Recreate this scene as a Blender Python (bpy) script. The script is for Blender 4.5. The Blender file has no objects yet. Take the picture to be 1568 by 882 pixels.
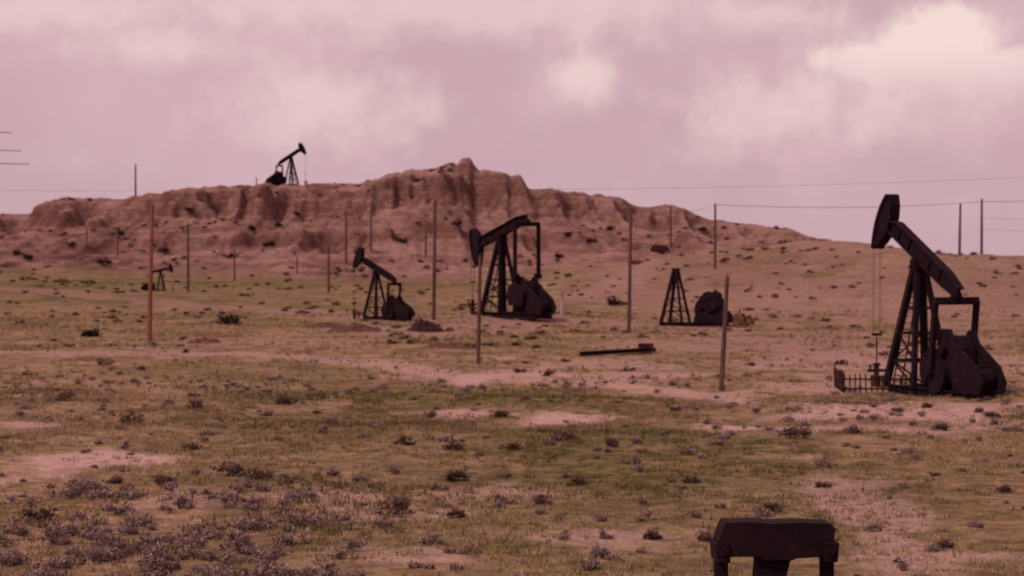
import bpy, math, random
import numpy as np
from mathutils import Vector, Matrix
random.seed(7); rng=np.random.default_rng(11)
F=3688.0; CZ=7.2; HV=360.0
scene=bpy.context.scene
# ---------------------------------------------------------------- noise
def h2(ix,iy,seed):
    ix=ix.astype(np.int64); iy=iy.astype(np.int64)
    n=(ix*374761393+iy*668265263+seed*974634777)&0xFFFFFFFF
    n=((n^(n>>13))*1274126177)&0xFFFFFFFF
    n=(n^(n>>16))&0xFFFFFF
    return n/float(0xFFFFFF)
def vn(x,y,seed=0):
    x0=np.floor(x);y0=np.floor(y);fx=x-x0;fy=y-y0
    fx=fx*fx*fx*(fx*(fx*6-15)+10);fy=fy*fy*fy*(fy*(fy*6-15)+10)
    a=h2(x0,y0,seed);b=h2(x0+1,y0,seed);c=h2(x0,y0+1,seed);d=h2(x0+1,y0+1,seed)
    return (a*(1-fx)+b*fx)*(1-fy)+(c*(1-fx)+d*fx)*fy
def fbm(x,y,seed=0,o=4,g=0.5):
    s=0;a=1;t=0
    for i in range(o):
        s=s+a*vn(x*2**i+i*17.3,y*2**i+i*9.1,seed+i);t+=a;a*=g
    return s/t
def rdg(x,y,seed=0,o=3):
    s=0;a=1;t=0
    for i in range(o):
        s=s+a*(1-np.abs(2*vn(x*2**i+i*7.7,y*2**i+3.1*i,seed+i)-1));t+=a;a*=0.5
    return s/t
def ss(x,a,b):
    t=np.clip((x-a)/(b-a),0,1);return t*t*(3-2*t)
# ---------------------------------------------------------------- terrain height
sil=[(-400,352),(-200,335),(0,329),(64,326),(70,313),(95,305),(150,305),(180,308),(215,301),(250,296),(300,288),(370,285),(420,283),(550,282),(575,277),(592,270),(620,263),(672,257),(690,251),(703,250),(706,243),(721,243),(727,256),(745,262),(798,271),(808,287),(835,291),(842,290),(900,297),(950,303),(968,313),(1002,320),(1020,312),(1032,314),(1052,324),(1090,338),(1150,345),(1200,350),(1232,364),(1268,368),(1280,382),(1330,400),(1400,470)]
sx=np.array([(u-784)/F*400 for u,v in sil]); sz=np.array([CZ+(HV-v)/F*400 for u,v in sil])
def parts(x,y):
    x=np.asarray(x,float);y=np.asarray(y,float)
    near=5.5*(1-ss(y,0,50))
    und=(fbm(x/30,y/24,3,3)-.5)*1.3*ss(y,50,110)*(1-.6*ss(y,150,230))+(fbm(x/5,y/5,9,3)-.5)*.34
    R=np.interp(x,[-90,-40,-5,15,40,47,52,64,110],[2.0,1.0,0.2,2.2,5.7,5.5,4.4,4.0,4.0])*ss(y,190,300)
    R=R+ (rdg(x/16,y/30,61)-.5)*1.3*ss(y,200,260)*ss(x,-5,15)+(rdg(x/6,y/10,65)-.5)*.6*ss(y,200,260)*ss(x,-5,15)
    base=near+und+R*(1-ss(y,320,430))
    cr=np.interp(x,sx,sz)+(fbm(x/1.3,y*0+3,21,3)-.5)*.8
    wx=x+7*(fbm(x/20,y/20,33,2)-.5)+ (y-350)*0.40*np.sin(x/37.+.6)
    yb=298+(fbm(x/18,y*0,41,3)-.5)*34
    s=(y-yb)/(398-yb)
    gul=rdg(wx/13,y/60,51,3)
    s2=s+(gul-.6)*.20*ss(s,.05,.5)*(1-.7*ss(s,.88,1.0))+(fbm(x/3,y/3,55,3)-.5)*.07+(fbm(x/9,y/9,57,3)-.5)*.10*(1-ss(s,.85,.97))
    sc=np.clip(s2,0,1)
    P=.62*sc**1.1+.12*ss(s2,.62,.69)+.26*ss(s2,.87,.95)
    hill=np.maximum(0,cr-base)*P
    g2=rdg(wx/5.5,y/26,71,3)
    hill=hill-np.minimum(hill*.5,(1-g2)*2.5*4*sc*(1-sc))
    return base,hill,P,s2,gul,g2
def H(x,y):
    x=np.asarray(x,float);y=np.asarray(y,float)
    base,hill,P,s2,gul,g2=parts(x,y)
    z=base+hill
    st=1.5; zz=z/st+ 1.2*fbm(x/18,y/18,81,3); k=np.floor(zz); f=zz-k
    zt=z+(ss(f,.5,.9)-f)*st
    m=.62*ss(hill,6,11)*(1-ss(P,.9,1.0))*ss(fbm(x/9,y/9,85,3),.34,.58)
    z=z*(1-m)+zt*m
    z=z+(fbm(x/1.6,y/1.6,91,3)-.5)*.55*ss(hill,.5,4)*(1-.4*ss(P,.97,1.))
    z=z*(1-ss(y,440,700))-45*ss(y,440,2000)
    return z
def gp(u,v,ymin=30,ymax=460):
    ys=np.arange(ymin,ymax,.15); xs=(u-784)/F*ys; zr=CZ-(v-HV)/F*ys
    hz=H(xs,ys); i=np.argmax(hz>=zr)
    if hz[i]<zr[i]: i=int(np.argmin(zr-hz))
    return Vector((float(xs[i]),float(ys[i]),float(hz[i])))
def at(u,y):
    x=(u-784)/F*y; return Vector((x,y,float(H(np.array([x]),np.array([y]))[0])))
# ---------------------------------------------------------------- material helpers
def newmat(name,rough=.9):
    m=bpy.data.materials.new(name);m.use_nodes=True
    nt=m.node_tree;b=nt.nodes['Principled BSDF'];b.inputs['Roughness'].default_value=rough
    b.inputs['Specular IOR Level'].default_value=.10
    return m,nt,b
def N(nt,t,**k):
    n=nt.nodes.new(t)
    for a,b in k.items(): setattr(n,a,b)
    return n
def noise(nt,vec,scale,detail=4,rough=.55,dist=0):
    n=N(nt,'ShaderNodeTexNoise');n.inputs['Scale'].default_value=scale;n.inputs['Detail'].default_value=detail
    n.inputs['Roughness'].default_value=rough;n.inputs['Distortion'].default_value=dist
    nt.links.new(vec,n.inputs['Vector']);return n.outputs['Fac']
def mr(nt,val,a,b,c=0,d=1,smooth=True):
    n=N(nt,'ShaderNodeMapRange');n.clamp=True
    if smooth:n.interpolation_type='SMOOTHSTEP'
    nt.links.new(val,n.inputs['Value'])
    for i,q in zip(('From Min','From Max','To Min','To Max'),(a,b,c,d)): n.inputs[i].default_value=q
    return n.outputs['Result']
def setin(nt,sock,v):
    if isinstance(v,bpy.types.NodeSocket): nt.links.new(v,sock)
    elif isinstance(v,(tuple,list)) and len(v)==3 and sock.type=='RGBA': sock.default_value=(*v,1)
    else: sock.default_value=v
def mix(nt,f,a,b,mode='MIX'):
    n=N(nt,'ShaderNodeMix',data_type='RGBA',blend_type=mode);n.clamp_factor=True
    setin(nt,n.inputs[0],f);setin(nt,n.inputs[6],a);setin(nt,n.inputs[7],b);return n.outputs[2]
def mth(nt,op,a,b=0.):
    n=N(nt,'ShaderNodeMath',operation=op);setin(nt,n.inputs[0],a);setin(nt,n.inputs[1],b);return n.outputs[0]
# ---------------------------------------------------------------- terrain mesh
ys=np.concatenate([np.linspace(-60,40,30),np.arange(40.6,290,.6),np.arange(290,408,.36),np.arange(408.5,450,1.5),450*1.04**np.arange(1,58)])
t=np.linspace(-1,1,720)
T,Y=np.meshgrid(t,ys)
W=.25*np.abs(Y)+22
X=W*T+(0.5*np.abs(Y)+60)*T**9
Z=H(X,Y)
base,hill,P,s2,gul,g2=parts(X,Y)
nr,nc=X.shape
co=np.stack([X,Y,Z],-1).reshape(-1,3)
idx=np.arange(nr*nc).reshape(nr,nc)
q=np.stack([idx[:-1,:-1],idx[:-1,1:],idx[1:,1:],idx[1:,:-1]],-1).reshape(-1,4)
def mesh_from(name,co,faces,k,cols=None,mat=None,smooth=False):
    me=bpy.data.meshes.new(name);nv=len(co);nf=len(faces)
    me.vertices.add(nv);me.vertices.foreach_set('co',np.asarray(co,np.float32).ravel())
    me.loops.add(nf*k);me.loops.foreach_set('vertex_index',np.asarray(faces,np.int32).ravel())
    me.polygons.add(nf);me.polygons.foreach_set('loop_start',np.arange(0,nf*k,k,dtype=np.int32))
    try: me.polygons.foreach_set('loop_total',np.full(nf,k,dtype=np.int32))
    except Exception: pass
    me.update(calc_edges=True)
    if smooth: me.polygons.foreach_set('use_smooth',np.ones(nf,bool))
    if cols is not None:
        ca=me.color_attributes.new('Col','FLOAT_COLOR','POINT')
        c4=np.ones((nv,4),np.float32);c4[:,:3]=cols;ca.data.foreach_set('color',c4.ravel())
    if mat: me.materials.append(mat)
    ob=bpy.data.objects.new(name,me);scene.collection.objects.link(ob);return ob
def ell(X,Y,u,v,ru,rv):
    yc=26554/(v-360.);xc=(u-784)/F*yc;rx=ru*yc/F;ry=yc*yc/26554*rv
    d=np.sqrt(((X-xc)/rx)**2+((Y-yc)/ry)**2)
    return d
SP=[(90,715,120,24,1),(1130,655,75,13,1),(1400,635,220,16,.9),(1330,655,160,10,.7),(860,637,90,11,1),(700,632,60,8,.8),(930,560,120,7,.6),(750,570,110,9,1),(40,655,60,6,.8),(640,850,110,14,.5),(980,575,160,8,.6),
                    (1330,545,230,30,.75),(900,820,130,16,.55),(1330,780,80,60,.5),(1380,850,80,30,.5),(620,790,120,12,.45),(250,775,120,8,.3),(1050,530,170,16,.65),(1500,850,120,12,.6),(780,755,110,12,.45),(1450,480,300,18,.65),(1180,475,280,16,.65),(420,520,180,11,.6),(640,505,160,10,.7),(790,490,110,8,.8),(480,765,90,10,.4),(1290,590,160,8,.6),(1180,520,200,10,.6),(200,545,220,5,.7)]
def soilf(x,y,wb):
    s=np.zeros_like(x)
    for u,v,ru,rv,a in SP:
        s=np.maximum(s,a*(1-ss(ell(x,y,u,v,ru,rv)+wb,.45,1.2)))
    return s
wob=(fbm(X/2.2,Y/3.5,101,4)-.5)*1.9
soil=soilf(X,Y,wob)
def road(pts,w,a):
    global soil
    P2=[((u-784)/F*26554/(v-360.),26554/(v-360.)) for u,v in pts]
    D=np.full(X.shape,1e9)
    for (x1,y1),(x2,y2) in zip(P2[:-1],P2[1:]):
        L=(x2-x1)**2+(y2-y1)**2;tt=np.clip(((X-x1)*(x2-x1)+(Y-y1)*(y2-y1))/L,0,1)
        D=np.minimum(D,np.hypot(X-x1-tt*(x2-x1),Y-y1-tt*(y2-y1)))
    soil=np.maximum(soil,a*(1-ss(D+wob*w*.6,w*.4,w)))
road([(-150,524),(150,532),(320,543),(560,556),(720,570),(900,585),(1120,604),(1300,612),(1700,625)],2.2,.75)
road([(-100,455),(120,462),(420,478),(640,492),(900,492),(1200,505),(1600,520)],4.5,.6)
soil=np.maximum(soil,.55*ss(X,0,20)*ss(Y,195,240)*ss(fbm(X/14,Y/30,111,3),.45,.6))
soil=np.maximum(soil,.9*np.exp(-((X-(8+ (Y-240)*.12))/3.5)**2)*ss(Y,225,250)*(1-ss(Y,330,350)))
rock=ss(hill,.25,1.8)
rock=np.maximum(rock,.55*ss(fbm(X/9,Y/14,113,3),.36,.6)*ss(X,4,22)*ss(Y,215,270))
green=ss(fbm(X/14,Y/18,121,3),.40,.60)
gd=np.minimum(ell(X,Y,1000,700,260,60),ell(X,Y,620,600,330,18))
def greenf(g,x,y,gd):
    return np.clip((g*.5+.8*(1-ss(gd,.5,1.2))+.45*ss(y,215,250)*(1-ss(x,-25,0)))*(1-.7*ss(x,2,12)*ss(y,110,135)*(1-ss(y,200,240))),0,1)
green=greenf(green,X,Y,gd+wob*.5)
cols=np.stack([soil,rock,green],-1).reshape(-1,3)
gm,nt,b=newmat('steppe_ground',1.0); b.inputs['Specular IOR Level'].default_value=.05
geo=N(nt,'ShaderNodeNewGeometry');pos=geo.outputs['Position']
at_=N(nt,'ShaderNodeAttribute',attribute_name='Col');sp=N(nt,'ShaderNodeSeparateColor');nt.links.new(at_.outputs['Color'],sp.inputs[0])
soilS,rockS,greenS=sp.outputs[0],sp.outputs[1],sp.outputs[2]
n1=noise(nt,pos,.22,3,.6);n2=noise(nt,pos,1.3,4,.65);n3=noise(nt,pos,6,3,.7);n4=noise(nt,pos,.55,3,.6,.6)
dry=mix(nt,mr(nt,n2,.35,.65),(.155,.092,.052),(.31,.19,.112))
dry=mix(nt,mr(nt,n4,.5,.68,0,.6),dry,(.40,.25,.19))
dry=mix(nt,mr(nt,n1,.5,.66,0,.65),dry,(.115,.066,.04))
grn=mix(nt,mr(nt,n2,.35,.65),(.075,.056,.024),(.165,.12,.048))
gf=mth(nt,'MULTIPLY',greenS,mr(nt,n1,.3,.6,.5,1));grass_c=mix(nt,gf,dry,grn)
grass_c=mix(nt,mr(nt,n3,.52,.72,0,.5),grass_c,(.065,.038,.026))
sl=mix(nt,mr(nt,n3,.3,.7),(.34,.19,.165),(.52,.33,.295))
sf=mth(nt,'MULTIPLY',soilS,mr(nt,n2,.28,.5,.3,1))
sepp=N(nt,'ShaderNodeSeparateXYZ');nt.links.new(pos,sepp.inputs[0])
sl=mix(nt,mr(nt,sepp.outputs[1],110,170,0,.7),sl,(.23,.118,.10))
col=mix(nt,sf,grass_c,sl)
mp=N(nt,'ShaderNodeMapping');mp.inputs['Scale'].default_value=(.05,.05,.6);nt.links.new(pos,mp.inputs['Vector'])
ns=noise(nt,mp.outputs['Vector'],1.5,4,.7,.7)
nb=noise(nt,pos,.07,4,.65,.5)
rk=mix(nt,mr(nt,ns,.38,.64),(.145,.066,.056),(.275,.145,.12))
rk=mix(nt,mr(nt,nb,.45,.62,0,.55),rk,(.31,.175,.15))
rk=mix(nt,mr(nt,nb,.48,.34,0,.6),rk,(.125,.058,.047))
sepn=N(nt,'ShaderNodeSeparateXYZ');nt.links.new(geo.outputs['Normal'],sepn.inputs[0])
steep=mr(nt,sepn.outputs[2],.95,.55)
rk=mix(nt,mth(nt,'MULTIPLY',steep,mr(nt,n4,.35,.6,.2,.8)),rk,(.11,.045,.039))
rk=mix(nt,mr(nt,n4,.52,.66,0,.5),rk,(.12,.07,.048))
rk=mix(nt,mr(nt,n2,.5,.68,0,.5),rk,(.115,.058,.045))
rk=mix(nt,mr(nt,n3,.55,.75,0,.4),rk,(.09,.044,.036))
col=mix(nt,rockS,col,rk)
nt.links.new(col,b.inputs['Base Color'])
bp=N(nt,'ShaderNodeBump');bp.inputs['Strength'].default_value=.8;bp.inputs['Distance'].default_value=.4
nt.links.new(mth(nt,'ADD',mth(nt,'ADD',n2,n4),mth(nt,'MULTIPLY',n3,.4)),bp.inputs['Height']);nt.links.new(bp.outputs[0],b.inputs['Normal'])
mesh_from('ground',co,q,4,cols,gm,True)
# ---------------------------------------------------------------- vegetation
def vegmat(name):
    m,nt,b=newmat(name,1.0);b.inputs['Specular IOR Level'].default_value=.05
    a=N(nt,'ShaderNodeAttribute',attribute_name='Col')
    nt.links.new(a.outputs['Color'],b.inputs['Base Color']);return m
vm=vegmat('foliage')
def soil_at(x,y): return soilf(x,y,(fbm(x/2.2,y/3.5,101,4)-.5)*1.9)
def grass(n,y0,y1,h,w,nb):
    y=np.sqrt(rng.uniform(y0**2,y1**2,n)); x=rng.uniform(-1,1,n)*(.27*y+4)
    keep=rng.uniform(0,1,n)<(.12+.88*ss(fbm(x/3,y/4,131,4),.38,.58))*(1-.9*soil_at(x,y))
    x=x[keep];y=y[keep];n=len(x);z=H(x,y)
    gr=ss(fbm(x/14,y/18,121,3),.40,.60)
    gd=np.minimum(ell(x,y,1000,700,260,60),ell(x,y,620,600,330,18))
    gr=greenf(gr,x,y,gd)
    c1=np.array([.29,.185,.105]);c2=np.array([.130,.102,.038])
    c=c1+(c2-c1)*np.clip(gr+rng.normal(0,.25,n),0,1)[:,None]
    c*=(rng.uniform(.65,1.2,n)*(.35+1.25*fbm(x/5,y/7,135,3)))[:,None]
    hh=h*rng.uniform(.5,1.4,n)*(0.6+.8*fbm(x/2,y/2,141,2))
    rep=lambda a:np.repeat(a,nb,axis=0)
    bx=rep(x)+rng.normal(0,.09,n*nb);by=rep(y)+rng.normal(0,.09,n*nb);bz=rep(z)-.03
    a=rng.uniform(0,math.pi,n*nb);dx=np.cos(a)*w;dy=np.sin(a)*w
    H_=rep(hh)*rng.uniform(.6,1.1,n*nb);lx=rng.normal(0,.35,n*nb)*H_;ly=rng.normal(0,.35,n*nb)*H_
    V=np.stack([np.stack([bx-dx,by-dy,bz],-1),np.stack([bx+dx,by+dy,bz],-1),np.stack([bx+lx,by+ly,bz+H_],-1)],1)
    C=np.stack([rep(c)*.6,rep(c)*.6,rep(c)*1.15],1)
    return V.reshape(-1,3),C.reshape(-1,3)
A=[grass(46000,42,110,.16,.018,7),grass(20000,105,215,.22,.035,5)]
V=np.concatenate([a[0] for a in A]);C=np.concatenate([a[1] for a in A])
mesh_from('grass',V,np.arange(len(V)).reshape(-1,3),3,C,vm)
def bushes(x,y,r,h,nl,ls,c_lo,c_hi,ntip=14):
    n=len(x);z=H(x,y)
    th=rng.uniform(0,2*math.pi,(n,ntip));ph=np.arccos(rng.uniform(0.05,1,(n,ntip)));rr=rng.uniform(.45,1,(n,ntip))
    tx=np.sin(ph)*np.cos(th)*rr;ty=np.sin(ph)*np.sin(th)*rr;tz=np.cos(ph)*rr*.95+.1
    k=rng.integers(0,ntip,(n,nl));ii=np.arange(n)[:,None]
    f=rng.uniform(.35,1,(n,nl))**.6
    px=tx[ii,k]*f+rng.normal(0,.13,(n,nl));py=ty[ii,k]*f+rng.normal(0,.13,(n,nl));pz=np.abs(tz[ii,k]*f+rng.normal(0,.1,(n,nl)))
    wx=x[:,None]+px*r[:,None];wy=y[:,None]+py*r[:,None];wz=z[:,None]+pz*h[:,None]
    c=np.stack([wx,wy,wz],-1).reshape(-1,1,3)
    L=np.broadcast_to((ls*np.sqrt(r))[:,None],(n,nl)).reshape(-1,1,1)
    off=rng.normal(0,1,(n*nl,3,3));off/=np.linalg.norm(off,axis=2,keepdims=True);off[:,:,2]*=1.1
    V=(c+off*L*rng.uniform(.6,1.3,(n*nl,1,1))).reshape(-1,3)
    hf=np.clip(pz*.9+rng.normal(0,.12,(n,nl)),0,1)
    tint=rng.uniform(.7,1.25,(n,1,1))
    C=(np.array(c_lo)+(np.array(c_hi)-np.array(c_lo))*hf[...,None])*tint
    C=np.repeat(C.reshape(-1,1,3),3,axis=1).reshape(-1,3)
    return V,C
B=[]
# foreground sagebrush : dense stand at lower left, scattered elsewhere
n=6500;y=np.sqrt(rng.uniform(44**2,125**2,n));x=rng.uniform(-1,1,n)*(.27*y+4)
u=784+F*x/y;v=360+26554/y
cl=fbm(x/4.0,y/5,151,3)
dens=ss(680-u,-50,350)*ss(v,700,800)
p=.05+.10*ss(cl,.48,.64)+.9*dens*ss(cl,.36,.52)+.12*ss(v,600,640)*(1-ss(v,660,700))*ss(u,1000,1300)
k=rng.uniform(0,1,n)<p*(1-.6*soil_at(x,y)); x=x[k];y=y[k];dn=dens[k];n=len(x)
r=rng.uniform(.12,.40,n)*rng.uniform(.75,1.1,n)*(1+.4*dn)
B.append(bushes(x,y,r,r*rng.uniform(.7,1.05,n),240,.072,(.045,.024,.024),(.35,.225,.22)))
ex=[(695,690,.5),(700,738,.55),(780,690,.45),(865,675,.6),(935,685,.45),(765,640,.5),(1440,660,.4),(1375,632,.3),(1220,672,.8),(600,790,.6),(350,730,.6),(395,735,.5),(60,800,.6),(1000,828,.3),(830,775,.3),(100,615,.6),(440,620,.6),(300,626,.5),(200,650,.6),(620,682,.4),(290,690,.35),(175,742,.35),(1060,740,.3),(1260,748,.25),(1310,665,.4),(1450,840,.25),(1180,785,.35),(1080,830,.3),(660,640,.4),(1030,630,.4),(1520,640,.4),(250,745,.4),(885,745,.4),(700,795,.3),(1500,632,.3),(1420,625,.3),(160,560,.6),(1540,755,.3)]
pts=[gp(a,b_) for a,b_,_ in ex]
x=np.array([q_.x for q_ in pts]);y=np.array([q_.y for q_ in pts]);r=np.array([e[2] for e in ex])*1.05
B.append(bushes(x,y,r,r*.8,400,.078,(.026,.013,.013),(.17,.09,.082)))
n=700;y=np.sqrt(rng.uniform(125**2,300**2,n));x=rng.uniform(-1,1,n)*(.27*y+6);k=fbm(x/12,y/14,161,3)>.46;x=x[k];y=y[k];n=len(x)
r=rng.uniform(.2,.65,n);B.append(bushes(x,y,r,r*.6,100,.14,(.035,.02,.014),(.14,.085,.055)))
n=900;y=rng.uniform(300,395,n);x=rng.uniform(-110,60,n);k=(fbm(x/14,y/14,171,3)>.48);x=x[k];y=y[k];n=len(x)
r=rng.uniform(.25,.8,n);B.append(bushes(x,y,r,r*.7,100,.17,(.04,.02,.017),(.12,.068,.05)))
ex=[(160,405,1.3),(385,352,1.0),(412,378,1.3),(615,372,1.1),(870,362,1.2),(905,372,1.1),(250,387,1.1),(40,396,1.2),(25,390,1.),(290,326,1.),(425,347,.9),(455,330,.8),(355,395,.9),(185,360,.8),(110,378,.9),(935,352,.9),(855,395,1.),(940,468,1.1),(350,497,1.3),(140,516,.9),(700,345,1.),(1075,355,1.)]
pts=[gp(a,b_) for a,b_,_ in ex]
x=np.array([q_.x for q_ in pts]);y=np.array([q_.y for q_ in pts]);r=np.array([e[2] for e in ex])
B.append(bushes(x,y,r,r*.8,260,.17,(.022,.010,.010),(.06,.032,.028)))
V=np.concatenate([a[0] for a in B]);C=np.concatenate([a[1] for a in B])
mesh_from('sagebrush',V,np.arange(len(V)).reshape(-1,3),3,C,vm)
# ---------------------------------------------------------------- mesh builder
class MB:
    def __init__(s): s.v=[];s.f=[]
    def bar(s,p,q,w,h,up=(0,0,1)):
        p=Vector(p);q=Vector(q);d=(q-p).normalized();u_=Vector(up)
        if abs(d.dot(u_))>.97:u_=Vector((1,0,0))
        sd=d.cross(u_).normalized();u_=sd.cross(d).normalized();k=len(s.v)
        for e in (p,q):
            for a,b_ in ((-1,-1),(1,-1),(1,1),(-1,1)): s.v.append(e+sd*a*w/2+u_*b_*h/2)
        s.f+=[(k,k+1,k+2,k+3),(k+7,k+6,k+5,k+4)]+[(k+i,k+4+i,k+4+(i+1)%4,k+(i+1)%4) for i in range(4)]
    def ibeam(s,p,q,w,h,t=.05):
        p=Vector(p);q=Vector(q);d=(q-p).normalized();sd=d.cross(Vector((0,0,1))).normalized();u_=sd.cross(d)
        s.bar(p+u_*(h/2-t/2),q+u_*(h/2-t/2),w,t);s.bar(p-u_*(h/2-t/2),q-u_*(h/2-t/2),w,t);s.bar(p,q,t,h-2*t-.004)
    def cyl(s,p,q,r1,r2=None,n=12):
        r2=r1 if r2 is None else r2;p=Vector(p);q=Vector(q);d=(q-p).normalized()
        a=Vector((0,0,1)) if abs(d.z)<.9 else Vector((1,0,0));sd=d.cross(a).normalized();u_=sd.cross(d);k=len(s.v)
        for e,r in ((p,r1),(q,r2)):
            for i in range(n):
                an=2*math.pi*i/n;s.v.append(e+(sd*math.cos(an)+u_*math.sin(an))*r)
        s.f+=[(k+i,k+(i+1)%n,k+n+(i+1)%n,k+n+i) for i in range(n)]+[tuple(k+n-1-i for i in range(n)),tuple(k+n+i for i in range(n))]
    def poly(s,pr,y0,y1):
        k=len(s.v);n=len(pr)
        for yy in (y0,y1):
            for x_,z_ in pr: s.v.append(Vector((x_,yy,z_)))
        s.f+=[tuple(k+i for i in range(n)),tuple(k+2*n-1-i for i in range(n))]+[(k+i,k+n+i,k+n+(i+1)%n,k+(i+1)%n) for i in range(n)]
    def obj(s,name,mat,parent=None,bevel=0):
        me=bpy.data.meshes.new(name);me.from_pydata([tuple(a) for a in s.v],[],s.f);me.update();me.materials.append(mat)
        o=bpy.data.objects.new(name,me);scene.collection.objects.link(o)
        if parent:o.parent=parent
        if bevel:
            m=o.modifiers.new('b','BEVEL');m.width=bevel;m.segments=2;m.limit_method='ANGLE'
        return o
def steel(name,c1,c2,rough=.85):
    m,nt,b=newmat(name,rough);tc=N(nt,'ShaderNodeTexCoord').outputs['Object']
    n=noise(nt,tc,2.2,5,.65);nt.links.new(mix(nt,mr(nt,n,.4,.72),c1,c2),b.inputs['Base Color']);return m
blk=steel('dark_painted_steel',(.010,.003,.006),(.021,.007,.010))
rust=steel('rusty_steel',(.04,.014,.014),(.10,.035,.028))
redst=steel('red_brown_steel',(.025,.008,.010),(.07,.023,.022))
yel=steel('weathered_yellow_paint',(.06,.025,.012),(.17,.09,.035))
wire_m=steel('wire',(.06,.034,.038),(.08,.046,.046))
def woodm(name,c1,c2):
    m,nt,b=newmat(name,.9);tc=N(nt,'ShaderNodeTexCoord').outputs['Object'];mp=N(nt,'ShaderNodeMapping');mp.inputs['Scale'].default_value=(6,6,.5)
    nt.links.new(tc,mp.inputs['Vector']);n=noise(nt,mp.outputs['Vector'],2,5,.6);nt.links.new(mix(nt,mr(nt,n,.35,.65),c1,c2),b.inputs['Base Color']);return m
wood=woodm('weathered_wood',(.055,.028,.026),(.13,.065,.058));owood=woodm('orange_wood',(.15,.050,.032),(.23,.085,.055))
pale=woodm('pale_wood',(.3,.2,.19),(.45,.33,.31))
def empty(name,loc,rz=0,s=1):
    e=bpy.data.objects.new(name,None);scene.collection.objects.link(e);e.location=loc;e.rotation_euler=(0,0,rz);e.scale=(s,s,s);e.empty_display_size=.2;return e
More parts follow.
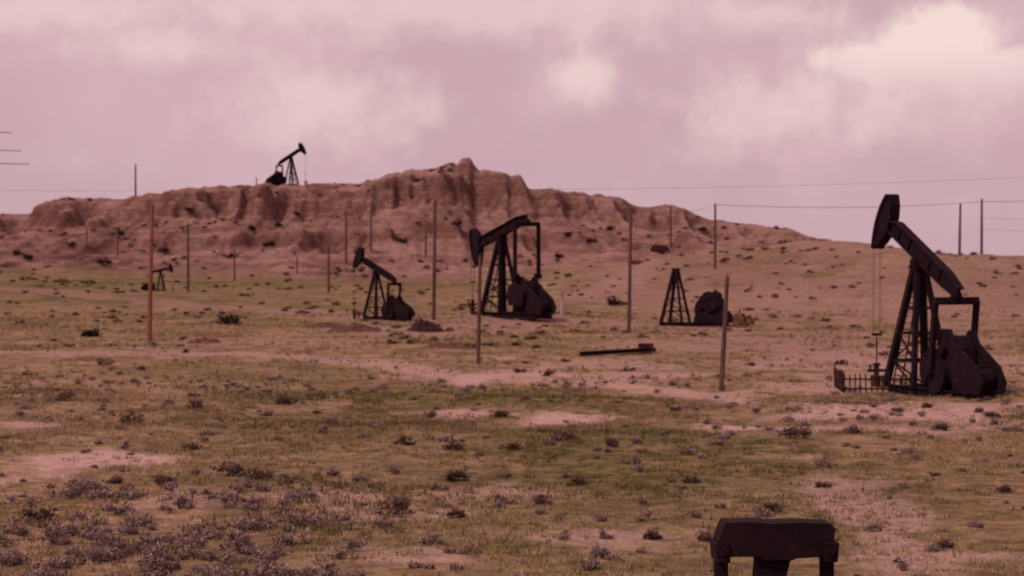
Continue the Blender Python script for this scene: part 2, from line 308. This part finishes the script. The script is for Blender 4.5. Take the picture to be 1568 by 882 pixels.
# ---------------------------------------------------------------- pumpjack (head toward local +X)
def pumpjack(loc,rz,s=1,tilt=27,beam=True,crank=-80,guard=True,engine=None,mat=None,well=True,wt=1.0):
    mat=mat or blk
    E=empty('pumpjack',loc,rz,s);PZ=6.1;tr=math.radians(tilt)
    m=MB()
    for yy in (-.75,.75): m.ibeam((-5.6,yy,.16),(1.5,yy,.16),.28,.42)
    for xx in (-5.5,-4.2,-2.9,-1.6,-.2,1.4): m.bar((xx,-.74,.16),(xx,.74,.16),.2,.3)
    m.obj('base_skid',mat,E)
    m=MB();hx=1.05
    for yy in (-1,1):
        m.bar((1.2,yy*hx,.3),(.12,yy*.2,PZ-.3),.28,.28,(1,0,0))
        m.bar((-1.15,yy*.95,.3),(-.12,yy*.2,PZ-.3),.22,.22,(1,0,0))
    def lp(t_,yy,fr=1): return Vector((1.2*(1-t_)+.12*t_ if fr else -1.15*(1-t_)-.12*t_,yy*((hx if fr else .95)*(1-t_)+.2*t_),.3+(PZ-.6)*t_))
    for t_ in (.22,.45,.66):
        m.bar(lp(t_,-1),lp(t_,1),.1,.12);m.bar(lp(t_,-1,0),lp(t_,1,0),.09,.1)
        for yy in (-1,1): m.bar(lp(t_,yy),lp(t_,yy,0),.09,.1)
    for yy in (-1,1): m.bar(lp(.02,yy,0),lp(.22,yy),.07,.07);m.bar(lp(.22,yy,0),lp(.45,yy),.07,.07)
    m.bar(lp(.0,-1),lp(.22,1),.07,.07);m.bar(lp(.22,1),lp(.45,-1),.07,.07)
    m.bar((-.35,0,PZ-.28),(.35,0,PZ-.28),.75,.14);m.obj('samson_post',mat,E)
    m=MB()
    for yy in (-.22,.22): m.bar((1.45,yy+.3,.3),(.33,yy,PZ-.6),.05,.05)
    for i in range(17):
        t_=(i+.5)/17;m.cyl((1.45-1.12*t_,-.22+.3*(1-t_),.3+(PZ-.9)*t_),(1.45-1.12*t_,.22+.3*(1-t_),.3+(PZ-.9)*t_),.022,n=6)
    m.obj('ladder',mat,E)
    ax=Vector((-3.3,0,2.05))
    if beam:
        c,sn=math.cos(tr),math.sin(tr)
        def bt(x_,z_): return (c*x_-sn*z_,PZ+sn*x_+c*z_)
        def V3(x_,y_,z_): a=bt(x_,z_);return Vector((a[0],y_,a[1]))
        m=MB()
        hb=[(-3.7,.14),(-3.7,.5),(-2.5,.70),(2.4,.70),(3.2,.45),(3.2,.1),(2.6,.0),(-2.5,.0)]
        m.poly([bt(*p_) for p_ in hb],-.05,.05)
        for p_,q_ in (((-3.7,.5),(-2.5,.71)),((-2.5,.71),(2.4,.71)),((2.4,.71),(3.2,.47)),((-3.7,.12),(-2.5,.0)),((-2.5,.0),(2.6,.0)),((2.6,.0),(3.2,.1))):
            a=V3(p_[0],0,p_[1]);b_=V3(q_[0],0,q_[1]);m.bar(a,b_,.44,.06)
        for xx in (-2,-1,1,2): a=V3(xx,0,.05);b_=V3(xx,0,.65);m.bar(a,b_,.3,.04)
        m.obj('walking_beam',mat,E)
        m=MB();m.cyl((0,-.42,PZ-.06),(0,.42,PZ-.06),.17);m.bar((0,-.4,PZ-.15),(0,.4,PZ-.15),.4,.2);m.obj('saddle_bearing',mat,E)
        m=MB();R=3.95;arc=[(R*math.cos(math.radians(a)),R*math.sin(math.radians(a))+.1) for a in range(-20,24,3)]
        pr=arc+[(3.45,1.68),(3.12,1.3),(2.92,.75),(2.92,-.05),(3.3,-.75),(3.62,-1.25)]
        m.poly([bt(*p_) for p_ in pr],-.26,.26)
        a2=[(x_+.05,z_) for x_,z_ in arc];m.poly([bt(*p_) for p_ in a2+[(x_-.12,z_) for x_,z_ in arc[::-1]]],-.33,.33)
        m.obj('horsehead',mat,E,)
        m=MB();front=max(bt(*p_)[0] for p_ in arc)
        fx=max(front,3.6)
        for yy in (-.17,.17): m.cyl((fx+.03,yy,bt(*max(arc,key=lambda p_:bt(*p_)[0]))[1]),(fx+.03,yy,2.6),.014,n=6)
        m.bar((fx+.03,-.25,2.56),(fx+.03,.25,2.56),.14,.12);m.cyl((fx+.03,0,2.5),(fx+.03,0,1.0),.03,n=8)
        m.obj('bridle_and_rod',mat,E)
        if well:
            m=MB();wx_=fx+.03
            m.cyl((wx_,0,-.2),(wx_,0,.5),.2);m.cyl((wx_,0,.5),(wx_,0,.6),.3);m.cyl((wx_,0,.6),(wx_,0,1.1),.12);m.cyl((wx_,0,1.1),(wx_,0,1.2),.17)
            m.cyl((wx_,-.7,.85),(wx_,.5,.85),.07);m.cyl((wx_,.35,.85),(wx_,.35,1.1),.05);m.cyl((wx_,.35,1.1),(wx_,.35,1.13),.18);m.cyl((wx_,-.7,.85),(wx_,-.7,.1),.07)
            m.obj('wellhead',redst,E)
        te=V3(-3.55,0,.05)
        m=MB();m.bar(te+Vector((0,-1.12,-.2)),te+Vector((0,1.12,-.2)),.3,.34);m.cyl(te+Vector((0,-.2,.0)),te+Vector((0,.2,.0)),.22)
        m.obj('equalizer',mat,E,.03)
        cr=math.radians(crank);pin=ax+Vector((math.cos(cr),0,math.sin(cr)))*1.05
        m=MB()
        for yy in (-1.06,1.06): m.bar(te+Vector((0,yy,-.2)),pin+Vector((0,yy,0)),.2,.28);m.cyl(pin+Vector((0,yy-.18,0)),pin+Vector((0,yy+.18,0)),.2)
        m.obj('pitman_arms',mat,E)
    cr=math.radians(crank)
    m=MB();d=Vector((math.cos(cr),0,math.sin(cr)));nrm=Vector((-d.z,0,d.x))
    if wt<.6:   # short cranks with the weights hung low
        for yy in (-.86,.86):
            m.bar(ax-d*.35+Vector((0,yy,0)),ax+d*1.25+Vector((0,yy,0)),.16,.42)
            m.poly([(-4.2,.9),(-2.5,.9),(-2.15,1.5),(-2.3,2.3),(-2.9,2.6),(-3.8,2.5),(-4.4,1.9)],yy-.15,yy+.15)
    else:
        for yy in (-.86,.86):
            m.bar(ax-d*.35+Vector((0,yy,0)),ax+d*1.75+Vector((0,yy,0)),.16,.42)
            for sg in (-1,1):
                pr=[]
                for a in range(0,181,20):
                    aa=math.radians(a);pnt=ax+d*(1.05+.75*wt*math.cos(aa))+nrm*sg*(.22+.75*wt*math.sin(aa));pr.append((pnt.x,pnt.z))
                m.poly(pr,yy-.158,yy+.158)
    m.obj('crank_counterweights',mat,E)
    m=MB();m.poly([(-4.3,.4),(-2.2,.4),(-2.4,1.2),(-4.1,1.2)],-.55,.55);m.poly([(-4.05,1.203),(-2.35,1.203),(-2.3,1.9),(-2.55,2.55),(-3.1,2.8),(-3.6,2.75),(-4.0,2.3),(-4.1,1.7)],-.5,.5)
    m.cyl((-3.3,-.95,2.05),(-3.3,.95,2.05),.16);m.obj('gearbox',mat,E,.04)
    m=MB()
    if guard:
        pr=[(-4.1,2.5),(-3.7,3.1),(-3.1,3.1),(-2.7,2.5),(-2.8,1.7),(-4.4,.35),(-6.2,.3),(-6.4,.8),(-5.9,1.5)]
        m.poly(pr,.52,.69);m.poly([(a_*.94-.27,z_*.94+.1) for a_,z_ in pr],-.69,-.6)
    m.cyl((-3.3,.46,2.2),(-3.3,.50,2.2),.6,n=20)
    m.cyl((-5.2,-.5,.95),(-5.2,.45,.95),.5);m.bar((-5.2,-.5,.45),(-5.2,.4,.45),.7,.2)
    m.bar((-5.0,-.5,1.4),(-5.0,.2,1.4),.7,.3);m.bar((-4.6,-.5,.6),(-4.6,.4,.6),.4,.7)
    m.obj('motor_and_belt_guard',mat,E,.02)
    if engine:
        m=MB();m.bar((-7.9,0,.75),(-6.6,0,.75),.9,.7);m.bar((-7.6,0,1.25),(-6.7,0,1.25),.6,.3)
        m.bar((-8.1,0,.25),(-6.5,0,.25),1.0,.2);m.cyl((-7.2,.1,1.4),(-7.2,.1,1.9),.06);m.poly([(-8.7,.3),(-7.95,.3),(-7.95,1.2),(-8.2,1.25),(-8.45,.8)],-.4,.4)
        m.obj('engine',engine,E,.04)
    return E
R_=math.radians
p=gp(1408,603);pumpjack(p,R_(180-69),1.01,27,crank=-60,wt=1.15)
PR=p
p=gp(768,485);pumpjack(p,R_(180-56),1.14,-17,crank=95,wt=.5)
p=gp(576,489);pumpjack(p,R_(180-42),.67,24,crank=-70,wt=1.2)
p=at(446,402);pumpjack(p,R_(42),.78,29,crank=-70,wt=1.1)
p=gp(246,445);pumpjack(p,R_(25),.36,12,crank=-70)
p=gp(1035,499);pumpjack(p,R_(180-30),.80,0,beam=False,crank=150,engine=yel,wt=1.1)
# ---------------------------------------------------------------- picket rail round the wellhead
ca=R_(111);wl=PR+Vector((math.cos(ca),math.sin(ca),0))*3.6
m=MB();E=empty('metal_fence',(0,0,0))
def gz(x_,y_): return float(H(np.array([x_]),np.array([y_]))[0])
c0=Vector((wl.x-2.2,wl.y-3.4,0));c1=Vector((wl.x+.9,wl.y-3.4,0));c3=Vector((wl.x-2.2,wl.y-.2,0))
for a,b_ in ((c0,c1),(c3,c0)):
    L=(b_-a).length;k=int(L/.24)
    za=gz(a.x,a.y);zb=gz(b_.x,b_.y)
    for hh in (.2,.65): m.bar((a.x,a.y,za+hh),(b_.x,b_.y,zb+hh),.06,.08)
    for i in range(k+1):
        q_=a.lerp(b_,i/k);g=gz(q_.x,q_.y);m.bar((q_.x,q_.y-.04,g-.1),(q_.x+random.uniform(-.05,.05),q_.y-.04,g+.95+random.uniform(-.12,.12)),.08,.06,(1,0,0))
m.obj('pickets',redst,E)
# ---------------------------------------------------------------- poles
tops={}
def pole(u,vb,vt,w=.26,mat=wood,arm=False,y=None,lean=0.,key=None,name='utility_pole'):
    p=at(u,y) if y else gp(u,vb)
    h=(CZ+(HV-vt)/F*p.y)-p.z
    m=MB();tx=lean
    m.cyl((0,0,-.4),(tx,0,h),w/2,w/2*.7,10)
    m.cyl((tx,0,h),(tx,0,h+.15),.04,.03,8)
    o=m.obj(name,mat);o.location=p
    top=p+Vector((tx,0,h-.1))
    if key:tops[key]=top
    return top
pole(228,523,314,.36,owood,lean=.25,key='a')
pole(288,447,342,.34,key='b');pole(359,430,382,.28)
pole(503,448,376,.34);pole(530,405,324,.36,key='c');pole(568,385,324,.34,key='d')
pole(664,490,307,.36,lean=.12,key='e');pole(652,395,352,.34)
pole(732,558,392,.25,lean=.12,key='f')
pole(963,507,318,.32,lean=.15,key='g')
pole(1027,380,316,.34,key='h');pole(1095,412,312,.34,key='i')
pole(1104,598,424,.26,lean=.3)
pole(1469,399,312,.36,y=296,lean=.1,key='j');pole(1503,399,305,.36,y=292,key='k')
pole(208,303,252,.36,y=404,key='l')
pole(133,380,350,.26);pole(180,390,350,.28);pole(455,420,395,.24);pole(393,283,272,.24,y=403)
pole(861,483,447,.35,pale,name='wooden_post')
pole(1180,466,452,.2,pale,name='wooden_post')
p=at(-12,150);m=MB();h=14.2-p.z
m.cyl((0,0,-.4),(0,0,h),.17,.11,10)
for dz,l in ((-.6,1.3),(-1.72,1.9),(-2.55,2.4)): m.bar((-l/2,-.15,h+dz+.05),(l,-.15,h+dz-.05),.05,.045)
o=m.obj('utility_pole',wood);o.location=p
def wire(a,b_,sag,r=.02,n=24,name='power_line'):
    cu=bpy.data.curves.new(name,'CURVE');cu.dimensions='3D';cu.bevel_depth=r;cu.bevel_resolution=1
    s=cu.splines.new('POLY');s.points.add(n)
    for i in range(n+1):
        t_=i/n;q_=a.lerp(b_,t_);q_.z-=4*sag*t_*(1-t_);s.points[i].co=(*q_,1)
    cu.materials.append(wire_m);o=bpy.data.objects.new(name,cu);scene.collection.objects.link(o)
wire(tops['i'],tops['k']+Vector((0,0,-.2)),.5,.028)
wire(tops['k']+Vector((0,0,-.2)),at(1900,285)+Vector((0,0,9)),.5,.028)
wire(tops['k']+Vector((0,0,-2.2)),at(1900,285)+Vector((0,0,6)),.5,.015)
wire(tops['k']+Vector((0,0,-3.6)),at(1900,285)+Vector((0,0,4.5)),.4,.014)
def pt(u,v,y): return Vector(((u-784)/F*y,y,CZ+(HV-v)/F*y))
wire(pt(780,290,430),pt(1750,262,430),.8,.025);wire(pt(-250,282,420),pt(208,292,404),.4,.02)
for yy,uu,vv in ((430,1750,255),(430,780,285),(420,-250,276)):
    q_=pt(uu,vv,yy);g=gz(q_.x,q_.y);m=MB();m.cyl((0,0,-.4),(0,0,q_.z-g),.16,.11,10);m.bar((-.9,-.1,q_.z-g-.5),(.9,-.1,q_.z-g-.5),.1,.12);o=m.obj('utility_pole',wood);o.location=(q_.x,q_.y,g)
wire(tops['c'],tops['d'],.3,.012);wire(tops['d'],tops['e'],.4,.012);wire(tops['g'],tops['i'],.6,.012);wire(tops['e'],tops['g'],.8,.012)
# ---------------------------------------------------------------- scrap on the ground
a=gp(888,546);b_=gp(1000,541);m=MB()
m.ibeam(a+Vector((0,0,.15)),b_+Vector((0,0,.22)),.4,.25);m.bar(b_+Vector((-.9,-.3,.4)),b_+Vector((0,-.3,.4)),.45,.4)
m.cyl(a+Vector((.5,.6,.12)),b_+Vector((.2,.7,.15)),.1,n=8);m.obj('scrap_steel_beam',redst)
def berm(name,u,v,L,hh,rot,mat,seed,wd=.35):
    p=gp(u,v);n_=28;k_=12;vs=[];fs=[]
    for i in range(n_+1):
        for j in range(k_+1):
            s_=i/n_*2-1;t_=j/k_*2-1
            z_=hh*max(0,(1-s_*s_))**.8*max(0,1-t_*t_)*(0.2+1.3*float(fbm(np.array([i*.35]),np.array([j*.4+seed]),seed,3)[0]))
            x_=s_*L/2;y_=t_*L*wd;X_=x_*math.cos(rot)-y_*math.sin(rot);Y_=x_*math.sin(rot)+y_*math.cos(rot)
            vs.append((p.x+X_,p.y+Y_,gz(p.x+X_,p.y+Y_)-.06+z_))
    for i in range(n_):
        for j in range(k_): a_=i*(k_+1)+j;fs.append((a_,a_+1,a_+k_+2,a_+k_+1))
    me=bpy.data.meshes.new(name);me.from_pydata(vs,[],fs);me.materials.append(mat);o=bpy.data.objects.new(name,me);scene.collection.objects.link(o)
dk=steel('dark_earth',(.035,.014,.014),(.07,.03,.026),1.);rd=steel('red_earth',(.075,.032,.026),(.15,.07,.055),1.)
berm('earth_mound',652,508,3.2,.9,.5,dk,3,.2);berm('earth_mound',540,508,4.6,.6,0,rd,5);berm('earth_mound',312,525,2.5,.4,0,rd,8);berm('earth_mound',690,533,4,.35,0,rd,12);berm('earth_mound',500,500,4,.35,0,rd,15)
p=gp(1010,388);m=MB();m.poly([(-1.3,0),(1.3,0),(1.3,.8),(1.0,1.15),(-1.0,1.15),(-1.3,.8)],-.8,.8);m.cyl((-.6,0,1.14),(-.6,0,1.5),.12);m.bar((-1.5,0,.1),(1.5,0,.1),1.4,.16)
o=m.obj('storage_tank',redst,None,.05);o.location=p
# ---------------------------------------------------------------- foreground steel frame
y0=35.;p=at(1186,y0);top=CZ-(797-HV)/F*y0-p.z
E=empty('oilfield_equipment_frame',p,R_(3));E.scale=(.97,.95,1);m=MB()
pr=[(-.84,top-.5),(-.88,top-.27),(-.80,top-.06),(-.76,top),(-.35,top+.005),(-.1,top-.02),(.35,top-.01),(.82,top-.03),(.87,top-.10),(.85,top-.5),(.3,top-.53),(.22,top-.56),(-.2,top-.56),(-.26,top-.5)]
m.poly(pr,-.3,.3);m.obj('crosshead',blk,E,.01)
m=MB()
for sx_ in (-1,1):
    m.poly([(sx_*.80-.1,top-.58),(sx_*.80+.1,top-.58),(sx_*.83+.1,top-.3),(sx_*.83-.1,top-.3)],-.36,.36)
    m.bar((sx_*.80,0,-.1),(sx_*.80,0,top-.55),.16,.2,(1,0,0));m.cyl((sx_*.80,-.42,top-.42),(sx_*.80,.42,top-.42),.06)
    m.bar((sx_*.8,-.9,.08),(sx_*.8,.9,.08),.2,.2)
m.obj('side_posts',blk,E,.01)
m=MB();m.poly([(-.27,top-.5),(.24,top-.5),(.15,top-.85),(.2,0.2),(-.34,.2),(-.3,top-.85)],-.2,.2);m.bar((-.9,0,.12),(.9,0,.12),.3,.22);m.cyl((0.02,-.33,top-.52),(0.02,.2,top-.52),.03,n=8);m.obj('centre_pedestal',blk,E,.02)
# ---------------------------------------------------------------- world
w=bpy.data.worlds.new('World');scene.world=w;w.use_nodes=True;nt=w.node_tree;bg=nt.nodes['Background'];bg.inputs['Strength'].default_value=.13
SE,SA=R_(48),R_(-125)
sky=N(nt,'ShaderNodeTexSky',sky_type='NISHITA');sky.sun_disc=False;sky.sun_elevation=SE;sky.sun_rotation=SA;sky.dust_density=4
tc=N(nt,'ShaderNodeTexCoord').outputs['Generated']
pink=mix(nt,1.,sky.outputs[0],(1.1,.64,.62),'MULTIPLY')
basec=mix(nt,.88,pink,(4.95,3.25,3.65))
nw=noise(nt,tc,26,4,.6);nbig=noise(nt,tc,7,3,.55)
nf=noise(nt,tc,85,5,.6,.3);nm=noise(nt,tc,32,2,.5)
sepd=N(nt,'ShaderNodeSeparateXYZ');nt.links.new(tc,sepd.inputs[0])
def blob(u,v,ru,rv):
    s=N(nt,'ShaderNodeVectorMath',operation='SUBTRACT');nt.links.new(tc,s.inputs[0])
    d=Vector(((u-784)/F,1,(HV-v)/F)).normalized();s.inputs[1].default_value=d
    m_=N(nt,'ShaderNodeVectorMath',operation='MULTIPLY');nt.links.new(s.outputs[0],m_.inputs[0]);m_.inputs[1].default_value=(F/ru,3,F/rv)
    l=N(nt,'ShaderNodeVectorMath',operation='LENGTH');nt.links.new(m_.outputs[0],l.inputs[0])
    return mth(nt,'SUBTRACT',1.,l.outputs['Value'])
def cloud(bl,lo,hi,amp=2.2,amp2=0.):
    acc=None
    for b_ in bl:
        o=blob(*b_);acc=o if acc is None else mth(nt,'MAXIMUM',acc,o)
    e=mth(nt,'ADD',acc,mth(nt,'MULTIPLY',mth(nt,'SUBTRACT',nf,.5),amp))
    if amp2: e=mth(nt,'ADD',e,mth(nt,'MULTIPLY',mth(nt,'SUBTRACT',nm,.5),amp2))
    return mr(nt,e,lo,hi)
c=mix(nt,mr(nt,nbig,.42,.68,0,.4),basec,(5.6,3.8,4.1))
c=mix(nt,mr(nt,nw,.48,.72,0,.25),c,(5.9,4.1,4.25))
soft=cloud([(560,10,460,60),(100,10,300,45),(500,160,170,70),(860,5,300,55),(1180,175,170,70),(1150,20,150,35),(250,70,160,40)],-.4,1.0,1.7,1.6)
c=mix(nt,mth(nt,'MULTIPLY',soft,.65),c,(6.6,4.85,4.75))
halo=cloud([(1420,105,210,110),(895,125,80,55)],-.4,1.1,1.2,1.2)
c=mix(nt,mth(nt,'MULTIPLY',halo,.5),c,(6.6,4.85,4.75))
hard=cloud([(1430,78,120,72),(1450,45,65,45),(1320,95,80,35),(1520,115,100,50)],-.15,.5,.9,.4)
hard=mth(nt,'MULTIPLY',hard,mr(nt,sepd.outputs[2],.052,.080,.12,.9))
c=mix(nt,hard,c,(7.1,5.6,5.25))
puff=cloud([(897,118,48,36)],-.4,.8,1.4,1.0)
c=mix(nt,mth(nt,'MULTIPLY',puff,.6),c,(6.9,5.3,5.0))
nt.links.new(c,bg.inputs['Color'])
sd=bpy.data.lights.new('sun','SUN');sd.energy=2.7;sd.angle=R_(4);sd.color=(1,.87,.77);so=bpy.data.objects.new('sun',sd);scene.collection.objects.link(so)
dirv=Vector((math.sin(SA)*math.cos(SE),math.cos(SA)*math.cos(SE),math.sin(SE)))
so.rotation_euler=dirv.to_track_quat('Z','Y').to_euler();so.location=(0,0,60)
cd=bpy.data.cameras.new('camera');cd.sensor_width=36;cd.lens=36*F/1568;cd.clip_end=9000;cd.clip_start=.5
cam=bpy.data.objects.new('camera',cd);scene.collection.objects.link(cam);cam.location=(0,0,CZ)
cam.rotation_euler=(math.pi/2-math.atan(81/F),0,0);scene.camera=cam
cd.dof.use_dof=True;cd.dof.focus_distance=22;cd.dof.aperture_fstop=3.6
scene.view_settings.view_transform='Standard';scene.view_settings.look='None';scene.view_settings.exposure=0
